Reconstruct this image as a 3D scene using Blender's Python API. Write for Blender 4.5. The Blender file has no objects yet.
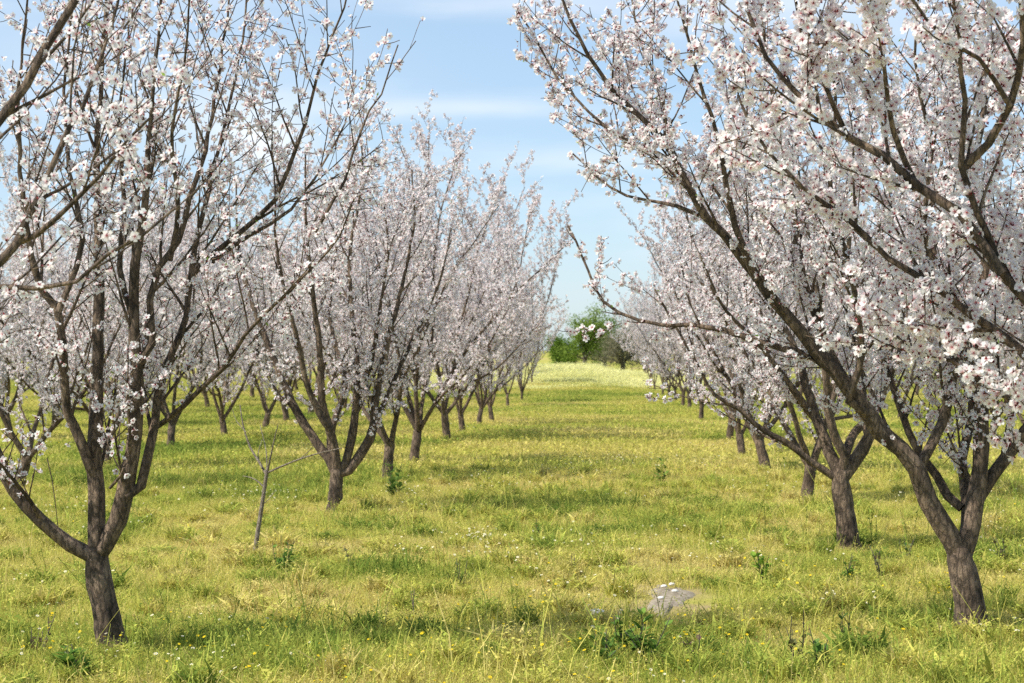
import bpy, math, random
import numpy as np
from mathutils import Vector, Matrix

# ------------------------------------------------------------------ basics
sc = bpy.context.scene
COL = sc.collection
F = 2130.0                    # focal length in pixels of the 1024 px wide frame
CX, CY = 512.0, 341.5
CAMZ = 1.7
YAW = math.atan((590 - CX) / F)          # rows run towards +Y, camera turned slightly left of them
PIT = math.atan((350 - CY) / F)

cam_d = bpy.data.cameras.new('camera'); cam = bpy.data.objects.new('camera', cam_d); COL.objects.link(cam)
cam.location = (0, 0, CAMZ)
cam.rotation_euler = (math.pi / 2 + PIT, 0, YAW)
cam_d.sensor_width = 36.0; cam_d.lens = F / 1024 * 36.0
cam_d.clip_start = 0.1; cam_d.clip_end = 6000
cam_d.dof.use_dof = True; cam_d.dof.focus_distance = 11.5; cam_d.dof.aperture_fstop = 8.0
sc.camera = cam
RM = np.array(cam.rotation_euler.to_matrix())

def unproj(px, py, D):
    r = RM @ np.array([(px - CX) / F, (CY - py) / F, -1.0])
    r = r * (D / r[1])
    return np.array([r[0], r[1], r[2] + CAMZ])

def ground(px, py):
    r = RM @ np.array([(px - CX) / F, (CY - py) / F, -1.0])
    t = -CAMZ / r[2]
    return np.array([r[0] * t, r[1] * t])

_nr = np.random.RandomState(5)
_lat = _nr.rand(256, 256)
def vnoise(x, y):
    x = np.asarray(x, float); y = np.asarray(y, float)
    xi = np.floor(x).astype(int); yi = np.floor(y).astype(int)
    fx = x - xi; fy = y - yi
    fx = fx * fx * (3 - 2 * fx); fy = fy * fy * (3 - 2 * fy)
    a = _lat[xi % 256, yi % 256]; b = _lat[(xi + 1) % 256, yi % 256]
    c = _lat[xi % 256, (yi + 1) % 256]; d = _lat[(xi + 1) % 256, (yi + 1) % 256]
    return (a * (1 - fx) + b * fx) * (1 - fy) + (c * (1 - fx) + d * fx) * fy

def sstep(a, b, x):
    t = np.clip((np.asarray(x, float) - a) / (b - a), 0, 1); return t * t * (3 - 2 * t)

def terrain(x, y):
    x = np.asarray(x, float); y = np.asarray(y, float)
    h = 0.05 * (vnoise(x * .7 + 40, y * .7) - .5) + 0.10 * (vnoise(x * .17 + 9, y * .17 + 3) - .5) * sstep(14, 30, y)
    h = h * (1 - sstep(300, 600, y))
    lane = np.exp(-((x + 1.2 + .0 * y) / 4.5) ** 2)
    h = h + sstep(80, 97, y) * (.12 * lane + .46 * np.exp(-((x + 1.3) / 2.3) ** 2)) * (1 - .25 * sstep(112, 130, y)) + .10 * sstep(85, 105, y) * (1 - sstep(150, 400, y))
    return h

# ------------------------------------------------------------------ materials
def newmat(name):
    m = bpy.data.materials.new(name); m.use_nodes = True
    nt = m.node_tree; nt.nodes.clear()
    return m, nt, nt.nodes, nt.links

def N(nt, t, **kw):
    n = nt.nodes.new(t)
    for k, v in kw.items():
        if k == 'inp':
            for a, b in v.items(): n.inputs[a].default_value = b
        else: setattr(n, k, v)
    return n

def ramp(nt, stops):
    r = nt.nodes.new('ShaderNodeValToRGB'); e = r.color_ramp.elements
    while len(e) < len(stops): e.new(0.5)
    for i, (p, c) in enumerate(stops):
        e[i].position = p; e[i].color = (*c, 1)
    return r

def bark_mat(name, dark, light, scale=1.0):
    m, nt, nd, L = newmat(name)
    out = N(nt, 'ShaderNodeOutputMaterial'); b = N(nt, 'ShaderNodeBsdfPrincipled', inp={'Roughness': .9})
    tc = N(nt, 'ShaderNodeTexCoord')
    mp = N(nt, 'ShaderNodeMapping'); mp.inputs['Scale'].default_value = (1, 1, .35)
    L.new(tc.outputs['Object'], mp.inputs['Vector'])
    n1 = N(nt, 'ShaderNodeTexNoise', inp={'Scale': 34 * scale, 'Detail': 6, 'Roughness': .7})
    n2 = N(nt, 'ShaderNodeTexNoise', inp={'Scale': 5 * scale, 'Detail': 3})
    L.new(mp.outputs[0], n1.inputs['Vector']); L.new(tc.outputs['Object'], n2.inputs['Vector'])
    mid = tuple((a + c) / 2 for a, c in zip(dark, light))
    r = ramp(nt, [(.36, dark), (.5, mid), (.60, light)])
    mx = N(nt, 'ShaderNodeMath', operation='MULTIPLY_ADD'); mx.inputs[1].default_value = .55; 
    L.new(n1.outputs['Fac'], mx.inputs[0])
    m2 = N(nt, 'ShaderNodeMath', operation='MULTIPLY'); m2.inputs[1].default_value = .45
    L.new(n2.outputs['Fac'], m2.inputs[0]); L.new(m2.outputs[0], mx.inputs[2])
    L.new(mx.outputs[0], r.inputs['Fac']); L.new(r.outputs[0], b.inputs['Base Color'])
    vo = N(nt, 'ShaderNodeTexVoronoi', feature='DISTANCE_TO_EDGE', inp={'Scale': 26 * scale}); nw = N(nt, 'ShaderNodeVectorMath', operation='MULTIPLY_ADD')
    nw.inputs[1].default_value = (.06, .06, .06); L.new(n1.outputs['Color'], nw.inputs[0]); L.new(mp.outputs[0], nw.inputs[2]); L.new(nw.outputs[0], vo.inputs['Vector'])
    cr = N(nt, 'ShaderNodeMapRange', inp={'From Min': 0, 'From Max': .12, 'To Min': .5, 'To Max': 1}); L.new(vo.outputs['Distance'], cr.inputs['Value'])
    vm = N(nt, 'ShaderNodeVectorMath', operation='SCALE'); L.new(r.outputs[0], vm.inputs[0]); L.new(cr.outputs[0], vm.inputs['Scale']); L.new(vm.outputs[0], b.inputs['Base Color'])
    hm = N(nt, 'ShaderNodeMath', operation='MULTIPLY'); L.new(n1.outputs['Fac'], hm.inputs[0]); L.new(cr.outputs[0], hm.inputs[1])
    bp = N(nt, 'ShaderNodeBump', inp={'Strength': 1.0, 'Distance': .03}); L.new(hm.outputs[0], bp.inputs['Height'])
    L.new(bp.outputs[0], b.inputs['Normal']); L.new(b.outputs[0], out.inputs['Surface'])
    return m
M_BARK = bark_mat('almond_bark', (.045, .029, .017), (.30, .215, .145))
M_SAP = bark_mat('young_bark', (.24, .19, .14), (.50, .42, .32), 2)
M_TRUNKBG = bark_mat('grey_bark', (.06, .05, .04), (.16, .14, .11))

def attr_leaf_mat(name, transl=.35, rough=.6, instancer=False):
    m, nt, nd, L = newmat(name)
    out = N(nt, 'ShaderNodeOutputMaterial')
    at = N(nt, 'ShaderNodeAttribute', attribute_name='col')
    d = N(nt, 'ShaderNodeBsdfDiffuse'); t = N(nt, 'ShaderNodeBsdfTranslucent'); mx = N(nt, 'ShaderNodeMixShader')
    mx.inputs[0].default_value = transl
    L.new(at.outputs['Color'], d.inputs[0]); L.new(at.outputs['Color'], t.inputs[0])
    L.new(d.outputs[0], mx.inputs[1]); L.new(t.outputs[0], mx.inputs[2])
    L.new(mx.outputs[0], out.inputs['Surface'])
    return m
M_BLOS = attr_leaf_mat('almond_blossom', .48)
M_LEAF = attr_leaf_mat('weed_leaf', .3)
M_FOL = attr_leaf_mat('tree_foliage', .3)
M_WILD = attr_leaf_mat('wildflower', .2)

def grass_mat(name, stops):
    m, nt, nd, L = newmat(name)
    out = N(nt, 'ShaderNodeOutputMaterial')
    ti = N(nt, 'ShaderNodeAttribute', attribute_name='tint', attribute_type='INSTANCER')
    cv = N(nt, 'ShaderNodeAttribute', attribute_name='col')
    geo = N(nt, 'ShaderNodeNewGeometry')
    no = N(nt, 'ShaderNodeTexNoise', inp={'Scale': 1.6, 'Detail': 3}); L.new(geo.outputs['Position'], no.inputs['Vector'])
    a = N(nt, 'ShaderNodeMath', operation='MULTIPLY_ADD'); a.inputs[1].default_value = .5; a.inputs[2].default_value = -.25
    L.new(no.outputs['Fac'], a.inputs[0])
    nf = N(nt, 'ShaderNodeTexNoise', inp={'Scale': 8.5, 'Detail': 3}); L.new(geo.outputs['Position'], nf.inputs['Vector'])
    a2 = N(nt, 'ShaderNodeMath', operation='MULTIPLY_ADD'); a2.inputs[1].default_value = 1.0; L.new(nf.outputs['Fac'], a2.inputs[0]); L.new(a.outputs[0], a2.inputs[2])
    a3 = N(nt, 'ShaderNodeMath', operation='ADD'); a3.inputs[1].default_value = -.5; L.new(a2.outputs[0], a3.inputs[0]); a = a3
    s = N(nt, 'ShaderNodeMath', operation='ADD'); L.new(a.outputs[0], s.inputs[0]); L.new(ti.outputs['Fac'], s.inputs[1])
    sep = N(nt, 'ShaderNodeSeparateColor'); L.new(cv.outputs['Color'], sep.inputs[0])
    s2 = N(nt, 'ShaderNodeMath', operation='ADD', use_clamp=True); L.new(s.outputs[0], s2.inputs[0])
    j = N(nt, 'ShaderNodeMath', operation='MULTIPLY_ADD'); j.inputs[1].default_value = .6; j.inputs[2].default_value = -.3
    L.new(sep.outputs['Red'], j.inputs[0]); L.new(j.outputs[0], s2.inputs[1])
    r = ramp(nt, stops); L.new(s2.outputs[0], r.inputs['Fac'])
    br = N(nt, 'ShaderNodeMath', operation='MULTIPLY_ADD'); br.inputs[1].default_value = .6; br.inputs[2].default_value = .7
    L.new(sep.outputs['Green'], br.inputs[0])
    vm = N(nt, 'ShaderNodeVectorMath', operation='SCALE'); L.new(r.outputs[0], vm.inputs[0]); L.new(br.outputs[0], vm.inputs['Scale'])
    d = N(nt, 'ShaderNodeBsdfDiffuse'); t = N(nt, 'ShaderNodeBsdfTranslucent'); mx = N(nt, 'ShaderNodeMixShader')
    mx.inputs[0].default_value = .35
    L.new(vm.outputs[0], d.inputs[0]); L.new(vm.outputs[0], t.inputs[0])
    L.new(d.outputs[0], mx.inputs[1]); L.new(t.outputs[0], mx.inputs[2]); L.new(mx.outputs[0], out.inputs['Surface'])
    return m
GSTOPS = [(0, (.64, .55, .20)), (.28, (.58, .53, .125)), (.52, (.45, .48, .095)), (.8, (.28, .35, .065)), (1, (.15, .22, .04))]
M_GRASS = grass_mat('meadow_grass', GSTOPS)
M_MUST = grass_mat('yellow_weeds', [(0, (.80, .77, .38)), (.6, (.74, .73, .32)), (1, (.48, .52, .16))])

def ground_mat():
    m, nt, nd, L = newmat('ground_cover')
    out = N(nt, 'ShaderNodeOutputMaterial'); b = N(nt, 'ShaderNodeBsdfDiffuse')
    at = N(nt, 'ShaderNodeAttribute', attribute_name='tint')
    geo = N(nt, 'ShaderNodeNewGeometry')
    n1 = N(nt, 'ShaderNodeTexNoise', inp={'Scale': 3.5, 'Detail': 8, 'Roughness': .7}); L.new(geo.outputs['Position'], n1.inputs['Vector'])
    n2 = N(nt, 'ShaderNodeTexNoise', inp={'Scale': 60, 'Detail': 4, 'Roughness': .8}); L.new(geo.outputs['Position'], n2.inputs['Vector'])
    a = N(nt, 'ShaderNodeMath', operation='MULTIPLY_ADD'); a.inputs[1].default_value = .9; a.inputs[2].default_value = -.45
    L.new(n1.outputs['Fac'], a.inputs[0])
    s = N(nt, 'ShaderNodeMath', operation='ADD', use_clamp=True); L.new(a.outputs[0], s.inputs[0]); L.new(at.outputs['Fac'], s.inputs[1])
    r = ramp(nt, [(0, (.36, .29, .14)), (.3, (.38, .35, .09)), (.55, (.27, .30, .06)), (.8, (.15, .21, .04)), (1, (.08, .13, .03))]); L.new(s.outputs[0], r.inputs['Fac'])
    sc_ = N(nt, 'ShaderNodeMath', operation='MULTIPLY_ADD'); sc_.inputs[1].default_value = 1.2; sc_.inputs[2].default_value = .4
    L.new(n2.outputs['Fac'], sc_.inputs[0])
    vm = N(nt, 'ShaderNodeVectorMath', operation='SCALE'); L.new(r.outputs[0], vm.inputs[0]); L.new(sc_.outputs[0], vm.inputs['Scale'])
    L.new(vm.outputs[0], b.inputs[0])
    bp = N(nt, 'ShaderNodeBump', inp={'Strength': .6, 'Distance': .03}); L.new(n2.outputs['Fac'], bp.inputs['Height']); L.new(bp.outputs[0], b.inputs['Normal'])
    L.new(b.outputs[0], out.inputs['Surface'])
    return m
M_GROUND = ground_mat()

def stone_mat(name, c0, c1):
    m, nt, nd, L = newmat(name)
    out = N(nt, 'ShaderNodeOutputMaterial'); b = N(nt, 'ShaderNodeBsdfDiffuse')
    tc = N(nt, 'ShaderNodeTexCoord')
    n1 = N(nt, 'ShaderNodeTexNoise', inp={'Scale': 30, 'Detail': 6, 'Roughness': .7}); L.new(tc.outputs['Object'], n1.inputs['Vector'])
    r = ramp(nt, [(.35, c0), (.65, c1)]); L.new(n1.outputs['Fac'], r.inputs['Fac']); L.new(r.outputs[0], b.inputs[0])
    bp = N(nt, 'ShaderNodeBump', inp={'Strength': .6, 'Distance': .01}); L.new(n1.outputs['Fac'], bp.inputs['Height']); L.new(bp.outputs[0], b.inputs['Normal'])
    L.new(b.outputs[0], out.inputs['Surface']); return m
M_SOIL = stone_mat('dry_soil', (.15, .12, .08), (.42, .37, .29))
M_STONE = stone_mat('pale_stone', (.55, .52, .46), (.8, .78, .72))

# ------------------------------------------------------------------ mesh helpers
def mesh_np(name, V, Fs, mat, cols=None, smooth=False, extra=None):
    """V (n,3); Fs list of arrays (k,3) or (k,4)."""
    me = bpy.data.meshes.new(name)
    V = np.asarray(V, np.float32)
    Fs = [np.asarray(f, np.int32) for f in Fs if len(f)]
    nl = sum(f.size for f in Fs); nf = sum(len(f) for f in Fs)
    me.vertices.add(len(V)); me.vertices.foreach_set('co', V.ravel())
    me.loops.add(nl); me.polygons.add(nf)
    me.loops.foreach_set('vertex_index', np.concatenate([f.ravel() for f in Fs]))
    tot = np.concatenate([np.full(len(f), f.shape[1], np.int32) for f in Fs])
    st = np.concatenate([[0], np.cumsum(tot)[:-1]]).astype(np.int32)
    me.polygons.foreach_set('loop_start', st)
    try: me.polygons.foreach_set('loop_total', tot)
    except Exception: pass
    if smooth: me.polygons.foreach_set('use_smooth', np.ones(nf, bool))
    me.update(calc_edges=True)
    if cols is not None:
        a = me.color_attributes.new('col', 'FLOAT_COLOR', 'POINT')
        c = np.ones((len(V), 4), np.float32); c[:, :3] = cols
        a.data.foreach_set('color', c.ravel())
    if extra:
        for k, v in extra.items():
            a = me.attributes.new(k, 'FLOAT', 'POINT'); a.data.foreach_set('value', np.asarray(v, np.float32))
    me.materials.append(mat)
    return me

def obj(name, me, parent=None, **props):
    o = bpy.data.objects.new(name, me); COL.objects.link(o)
    if parent is not None: o.parent = parent
    for k, v in props.items(): o[k] = v
    return o

class Tubes:
    def __init__(s): s.V = []; s.Q = []; s.n = 0
    def add(s, P, R, sides, rough=0.0, rs=None, cap=True):
        P = np.asarray(P, float); R = np.asarray(R, float); k = len(P)
        T = np.gradient(P, axis=0); T /= np.linalg.norm(T, axis=1)[:, None] + 1e-9
        ref = np.array([0.3, 1., .2]); ref /= np.linalg.norm(ref)
        u = ref - T[0] * T[0].dot(ref); u /= np.linalg.norm(u)
        ang = np.arange(sides) * 2 * math.pi / sides
        rows = []
        for i in range(k):
            u = u - T[i] * T[i].dot(u); u /= np.linalg.norm(u) + 1e-9
            w = np.cross(T[i], u)
            rr = R[i]
            if rough and rs is not None: rr = R[i] * (1 + rough * (rs.rand(sides) - .5))
            if sides >= 8: rr = rr * (1 + .26 * (vnoise(np.cos(ang) * 1.2 + P[i, 0] * 3 + 9, np.sin(ang) * 1.2 + P[i, 2] * 7 + 31) - .5))
            rows.append(P[i] + (np.cos(ang) * rr)[:, None] * u + (np.sin(ang) * rr)[:, None] * w)
        s.V.append(np.concatenate(rows))
        i = np.arange(k - 1)[:, None] * sides; j = np.arange(sides)[None, :]; jn = (j + 1) % sides
        q = np.stack([i + j, i + jn, i + sides + jn, i + sides + j], -1).reshape(-1, 4) + s.n
        s.Q.append(q); s.n += k * sides
        if cap:                                  # tip point
            s.V.append((P[-1] + T[-1] * R[-1])[None]); b = s.n - sides
            jj = np.arange(sides); s.Q.append(np.stack([b + jj, b + (jj + 1) % sides, np.full(sides, s.n), np.full(sides, s.n)], -1)[:, :3]); s.n += 1
    def build(s, name, mat):
        q4 = [q for q in s.Q if q.shape[1] == 4]; q3 = [q for q in s.Q if q.shape[1] == 3]
        return mesh_np(name, np.concatenate(s.V), [np.concatenate(q4)] + ([np.concatenate(q3)] if q3 else []), mat, smooth=True)

def catmull(P, step=.1):
    P = np.asarray(P, float)
    Q = np.vstack([2 * P[0] - P[1], P, 2 * P[-1] - P[-2]])
    out = []
    for i in range(1, len(Q) - 2):
        n = max(1, int(np.linalg.norm(Q[i + 1] - Q[i]) / step))
        for t in np.arange(n) / n:
            a, b, c, d = Q[i - 1:i + 3]
            out.append(.5 * ((2 * b) + (-a + c) * t + (2 * a - 5 * b + 4 * c - d) * t * t + (-a + 3 * b - 3 * c + d) * t ** 3))
    out.append(P[-1]); return np.array(out)

# ------------------------------------------------------------------ blossom template
def flower_template():
    V = []; C = []; T = []
    for k in range(5):
        a = k * 2 * math.pi / 5; ca, sa = math.cos(a), math.sin(a); b = len(V)
        for (r, w, z) in ((.05, 0, .02), (.27, -.20, .10), (.27, .20, .10), (.50, -.16, .13), (.50, .16, .13)):
            V.append((r * ca - w * sa, r * sa + w * ca, z))
        C += [(.76, .46, .48), (.91, .885, .88), (.91, .885, .88), (.93, .925, .905), (.93, .925, .905)]
        T += [(b, b + 1, b + 2), (b + 1, b + 3, b + 4), (b + 1, b + 4, b + 2)]
    b = len(V)                                   # centre
    for k in range(3):
        a = k * 2 * math.pi / 3; V.append((.10 * math.cos(a), .10 * math.sin(a), .13)); C.append((.55, .15, .16))
    T.append((b, b + 1, b + 2))
    b = len(V)                                   # calyx
    for k in range(3):
        a = k * 2 * math.pi / 3 + .5; V.append((.14 * math.cos(a), .14 * math.sin(a), .01)); C.append((.24, .035, .045))
    V.append((0, 0, -.22)); C.append((.22, .08, .05))
    for k in range(3): T.append((b + k, b + 3, b + (k + 1) % 3))
    return np.array(V), np.array(C), np.array(T)
FT = flower_template()
def bud_template():
    V = [(0, 0, -.25)]; C = [(.28, .06, .06)]
    for k in range(4): a = k * math.pi / 2; V.append((.13 * math.cos(a), .13 * math.sin(a), .02)); C.append((.45, .10, .12))
    for k in range(4): a = k * math.pi / 2 + .7; V.append((.13 * math.cos(a), .13 * math.sin(a), .2)); C.append((.85, .62, .64))
    V.append((0, 0, .36)); C.append((.88, .72, .73))
    T = []
    for k in range(4):
        n = (k + 1) % 4
        T += [(0, 1 + n, 1 + k), (1 + k, 1 + n, 5 + k), (1 + n, 5 + n, 5 + k), (5 + k, 5 + n, 9)]
    return np.array(V), np.array(C), np.array(T)
BT = bud_template()
LT = (np.array([(0, 0, 0), (-.16, 0, .35), (.16, 0, .35), (0, .08, .9), (0, .03, .35)]), np.array([(.16, .26, .04)] * 2 + [(.24, .36, .06)] * 3),
      np.array([(0, 4, 1), (0, 2, 4), (1, 4, 3), (4, 2, 3)]))

def frames(nrm, rs):
    n = len(nrm); z = nrm / (np.linalg.norm(nrm, axis=1)[:, None] + 1e-9)
    r = rs.normal(size=(n, 3)); x = np.cross(r, z); x /= np.linalg.norm(x, axis=1)[:, None] + 1e-9
    y = np.cross(z, x); return np.stack([x, y, z], 1)      # rows
def scatter(tpl, pos, nrm, size, rs, jit=.06, cup=True):
    V, C, T = tpl; n = len(pos)
    if n == 0: return np.zeros((0, 3)), np.zeros((0, 3)), np.zeros((0, 3), int)
    fr = frames(nrm, rs)
    VV = np.repeat(V[None], n, 0).copy()
    if cup:
        k = rs.uniform(-.4, 2.6, n)[:, None]; r = np.linalg.norm(VV[:, :, :2], axis=2)
        VV[:, :, 2] += np.where(VV[:, :, 2] > .05, k * r * .28, 0)
        VV[:, :, :2] *= (1 - np.clip(k, 0, 3)[:, :, None] * .1)
        VV += rs.normal(size=VV.shape) * .02
    VV = np.einsum('nvk,nkj->nvj', VV, fr) * np.asarray(size)[:, None, None] + pos[:, None]
    CC = np.repeat(C[None], n, 0) * (1 + jit * rs.normal(size=(n, 1, 1)))
    if cup: CC = CC * (1 - np.array([0, .07, .055]) * (rs.rand(n, 1, 1) ** 2))
    TT = T[None] + (np.arange(n) * len(V))[:, None, None]
    return VV.reshape(-1, 3), np.clip(CC.reshape(-1, 3), 0, .93), TT.reshape(-1, 3)

# ------------------------------------------------------------------ tree growth
UP = np.array([0, 0, 1.0])
def nz(v): return v / (np.linalg.norm(v) + 1e-9)

class Tree:
    """collects limbs (one Tubes each) and blossom sites"""
    def __init__(s, seed, dens=1.0, fsize=.038, sides=8):
        s.rs = np.random.RandomState(seed); s.limbs = []; s.sites = []; s.dens = dens; s.fsize = fsize; s.sides = sides
        s.sec_len = 1.35; s.sec_gap = .27; s.tert_gap = .115; s.upw = .5; s.rk = 1.0
    def grow(s, p, d, L, r0, r1, step, wig, trop):
        rs = s.rs; n = max(3, int(L / step)); P = [p]; d = nz(d)
        st = L / n
        for i in range(n):
            d = nz(d + rs.normal(size=3) * wig + UP * trop); P.append(P[-1] + d * st)
        P = np.array(P); t = np.linspace(0, 1, len(P)); return P, r0 + (r1 - r0) * t ** .8
    def site(s, P, R, rate, mn=0.0):
        """blossom clusters along a twig"""
        rs = s.rs; seg = np.linalg.norm(np.diff(P, axis=0), axis=1); L = seg.sum()
        n = rs.poisson(L * rate * s.dens); cum = np.concatenate([[0], np.cumsum(seg)])
        for q in rs.uniform(mn * L, L, n):
            i = min(len(seg) - 1, int(np.searchsorted(cum, q)) - 1); i = max(i, 0)
            f = (q - cum[i]) / (seg[i] + 1e-9); c = P[i] + (P[i + 1] - P[i]) * f; r = R[i]
            T = nz(P[i + 1] - P[i]); k = 1 + (rs.rand() < .45) + (rs.rand() < .2)
            a = nz(np.cross(T, rs.normal(size=3)))
            for _ in range(k):
                b = nz(a + rs.normal(size=3) * .55)
                s.sites.append((c + a * r + b * rs.uniform(.008, .034), nz(b + rs.normal(size=3) * .35)))
    def twigs(s, tb, P, R, lvl, L3=1.0):
        """children of branch P: lvl 1 -> secondary, 2 -> twigs, 3 -> spurs"""
        rs = s.rs; seg = np.linalg.norm(np.diff(P, axis=0), axis=1); L = seg.sum(); cum = np.concatenate([[0], np.cumsum(seg)])
        gap = {1: s.sec_gap, 2: s.tert_gap, 3: .11}[lvl]
        q = {1: .30, 2: .10, 3: .08}[lvl] + rs.rand() * gap
        while q < L:
            i = max(0, min(len(seg) - 1, int(np.searchsorted(cum, q)) - 1)); f = (q - cum[i]) / seg[i]
            c = P[i] + (P[i + 1] - P[i]) * f; T = nz(P[i + 1] - P[i]); t = q / L
            perp = nz(np.cross(T, rs.normal(size=3)))
            if lvl == 1:
                d = nz(T * .6 + perp * .75 + UP * s.upw); l = s.sec_len * rs.uniform(.45, 1.15) * (1 - .62 * t)
                if R[i] > .03 and rs.rand() < .35: q += gap * rs.uniform(.5, 1.5); continue
                r0 = min(R[i] * .55, .006 + .009 * l)
                C, CR = s.grow(c, d, l, r0, .0026, .09, .065, .06)
                tb.add(C, CR, 5); s.site(C, CR, 15, .12); s.twigs(tb, C, CR, 2)
            elif lvl == 2:
                d = nz(T * .55 + perp * .8 + UP * .3); l = rs.uniform(.12, .68) * (1 - .3 * t)
                C, CR = s.grow(c, d, l, min(R[i] * .6, .0060), .0022, .07, .07, .07)
                tb.add(C, CR, 3); s.site(C, CR, 19)
                if l > .3: s.twigs(tb, C, CR, 3)
            else:
                d = nz(T * .4 + perp); l = rs.uniform(.04, .16)
                C, CR = s.grow(c, d, l, .0032, .0020, .05, .1, .03)
                tb.add(C, CR, 3, cap=False); s.site(C, CR, 20)
            q += gap * rs.uniform(.55, 1.45)
    def limb(s, P, R, sides=None, kids=True, tb=None, new=True):
        tb = tb or Tubes(); tb.add(P, R, sides or s.sides, .10 if R[0] > .015 else 0, s.rs)
        if kids: s.twigs(tb, P, R, 1)
        thin = R < .02
        if thin.sum() > 2: s.site(P[thin], R[thin], 13)
        s.site(P, R, 1.2, .2)
        if new: s.limbs.append(tb)
        return tb
    def crown(s, name):
        rs = s.rs; pos = np.array([a for a, b in s.sites]); nr = np.array([b for a, b in s.sites]); n = len(pos)
        k = rs.rand(n); parts = []
        fl = k < .87; bd = (k >= .87) & (k < .975); lf = k >= .975
        parts.append(scatter(FT, pos[fl], nr[fl] + UP * .15, s.fsize * rs.uniform(.82, 1.18, fl.sum()), rs))
        parts.append(scatter(BT, pos[bd], nr[bd], .024 * rs.uniform(.7, 1.2, bd.sum()), rs, cup=False))
        parts.append(scatter(LT, pos[lf], nr[lf] + UP * .3, .035 * rs.uniform(.5, 1.2, lf.sum()), rs, .15, cup=False))
        V = []; C = []; T = []; o = 0
        for v, c, t in parts: V.append(v); C.append(c); T.append(t + o); o += len(v)
        return mesh_np(name, np.concatenate(V), [np.concatenate(T)], M_BLOS, np.concatenate(C))

def trunk_mesh(P, R, rs, mat=M_BARK, flare=1.5):
    P = catmull(P, .05); n = len(P); t = np.linspace(0, 1, n)
    R = np.interp(t, np.linspace(0, 1, len(R)), R) * (1 + (flare - 1) * np.exp(-t * n * .05 / .11))
    tb = Tubes(); tb.add(P, R, 12, .09, rs); return tb

def assemble(name, base, trunk_tb, tree, mat=M_BARK, **props):
    """make an Empty at the base with trunk, limbs and crown as children; all geometry was built in world space"""
    root = bpy.data.objects.new(name, None); COL.objects.link(root); root.location = base
    root.empty_display_size = .2
    off = np.array(base)
    trunk_tb.V = [v - off for v in trunk_tb.V]
    obj('trunk', trunk_tb.build('trunk', mat), root)
    for tb in tree.limbs:
        tb.V = [v - off for v in tb.V]; obj('limb', tb.build('limb', mat), root)
    tree.sites = [(a - off, b) for a, b in tree.sites]
    if tree.sites: obj('crown', tree.crown('crown'), root)
    for k, v in props.items(): root[k] = v
    return root

def generic_tree(seed, H=4.6, dens=1.0, lean=(0, 0), nl=4, spread=1.0):
    t = Tree(seed, dens * 1.25, .043); rs = t.rs; t.sec_len = 1.3
    fh = rs.uniform(.45, .62)
    top = np.array([lean[0], lean[1], fh])
    tb = trunk_mesh([(0, 0, -.15), (lean[0] * .3, lean[1] * .3, fh * .35), top * [.8, .8, .8], top], [.088, .076, .072, .066], rs)
    a0 = rs.rand() * 6.28
    for k in range(nl):
        a = a0 + k * 6.283 / nl + rs.uniform(-.35, .35); el = math.radians(rs.uniform(46, 66))
        d = np.array([math.cos(a) * math.cos(el) * spread, math.sin(a) * math.cos(el) * spread, math.sin(el)])
        L = (H - fh) * rs.uniform(.88, 1.12)
        P, R = t.grow(top - UP * rs.uniform(.02, .10), d, L, rs.uniform(.036, .046), .005, .12, .06, .03)
        l = t.limb(P, R)
        # one long fork from each limb
        i = int(len(P) * rs.uniform(.16, .32)); T = nz(P[i + 1] - P[i]); pr = nz(np.cross(T, rs.normal(size=3)))
        P2, R2 = t.grow(P[i], T * .8 + pr * .5, L * .72, R[i] * .72, .005, .12, .06, .035)
        t.limb(P2, R2, 6, tb=l, new=False)
    return tb, t

def traced(t, pts, D0, r0, r1, off, off0=0.0, tb=None, kids=True, curve=1.0):
    """a limb laid out at real distance D0 (m) with depth offset running from off0 to off along it"""
    pts = np.array(pts, float); s = np.concatenate([[0], np.cumsum(np.linalg.norm(np.diff(pts, axis=0), axis=1))]); s /= s[-1]
    W = np.array([unproj(px, py, D0 + off0 + (off - off0) * u ** curve) for (px, py), u in zip(pts, s)])
    P = catmull(W, .10); n = len(P); P[1:-1] += t.rs.normal(size=(n - 2, 3)) * .004
    R = t.rk * (r1 + (r0 - r1) * (1 - np.linspace(0, 1, n)) ** 1.35) * D0 / F
    new = tb is None
    return t.limb(P, R, None if R[0] > .02 else 6, tb=tb, new=new, kids=kids)

GL = 'trees of the left row'; GR = 'trees of the right row'
def base_of(px, D): 
    p = unproj(px, 350, D); return np.array([p[0], D, float(terrain(p[0], D)) - .02])

# ---- first whole tree of the left row
D = 11.8; b = base_of(117, D)
t = Tree(11, .70, .040); t.sec_len = .95; t.sec_gap = .21; t.upw = .65; t.rk = .66
tr = trunk_mesh([b - [0, 0, .1], unproj(107, 618, D), unproj(100, 585, D), unproj(97, 560, D), unproj(97, 550, D)], [.086, .079, .076, .080, .062], t.rs)
traced(t, [(96, 558), (70, 545), (40, 520), (15, 490), (-2, 458), (-22, 400), (-40, 320), (-52, 230), (-58, 140), (-50, 40), (-40, -40)], D, 13, 1.5, -.5)
l = traced(t, [(96, 556), (96, 520), (95, 490), (94, 462), (96, 430), (97, 375), (99, 291), (98, 236), (98, 150), (101, 80), (106, -10), (112, -80)], D, 14.5, 1.4, .35)
traced(t, [(94, 475), (82, 445), (68, 412), (65, 380), (63, 345), (58, 310), (42, 291), (30, 255), (22, 190), (18, 110), (25, 20), (30, -50)], D, 8.5, 1.3, -.55, .03, tb=l)
traced(t, [(58, 312), (70, 285), (82, 240), (70, 170), (64, 90), (72, 10), (75, -60)], D, 5, 1.2, .1, -.25, tb=l)
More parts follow.
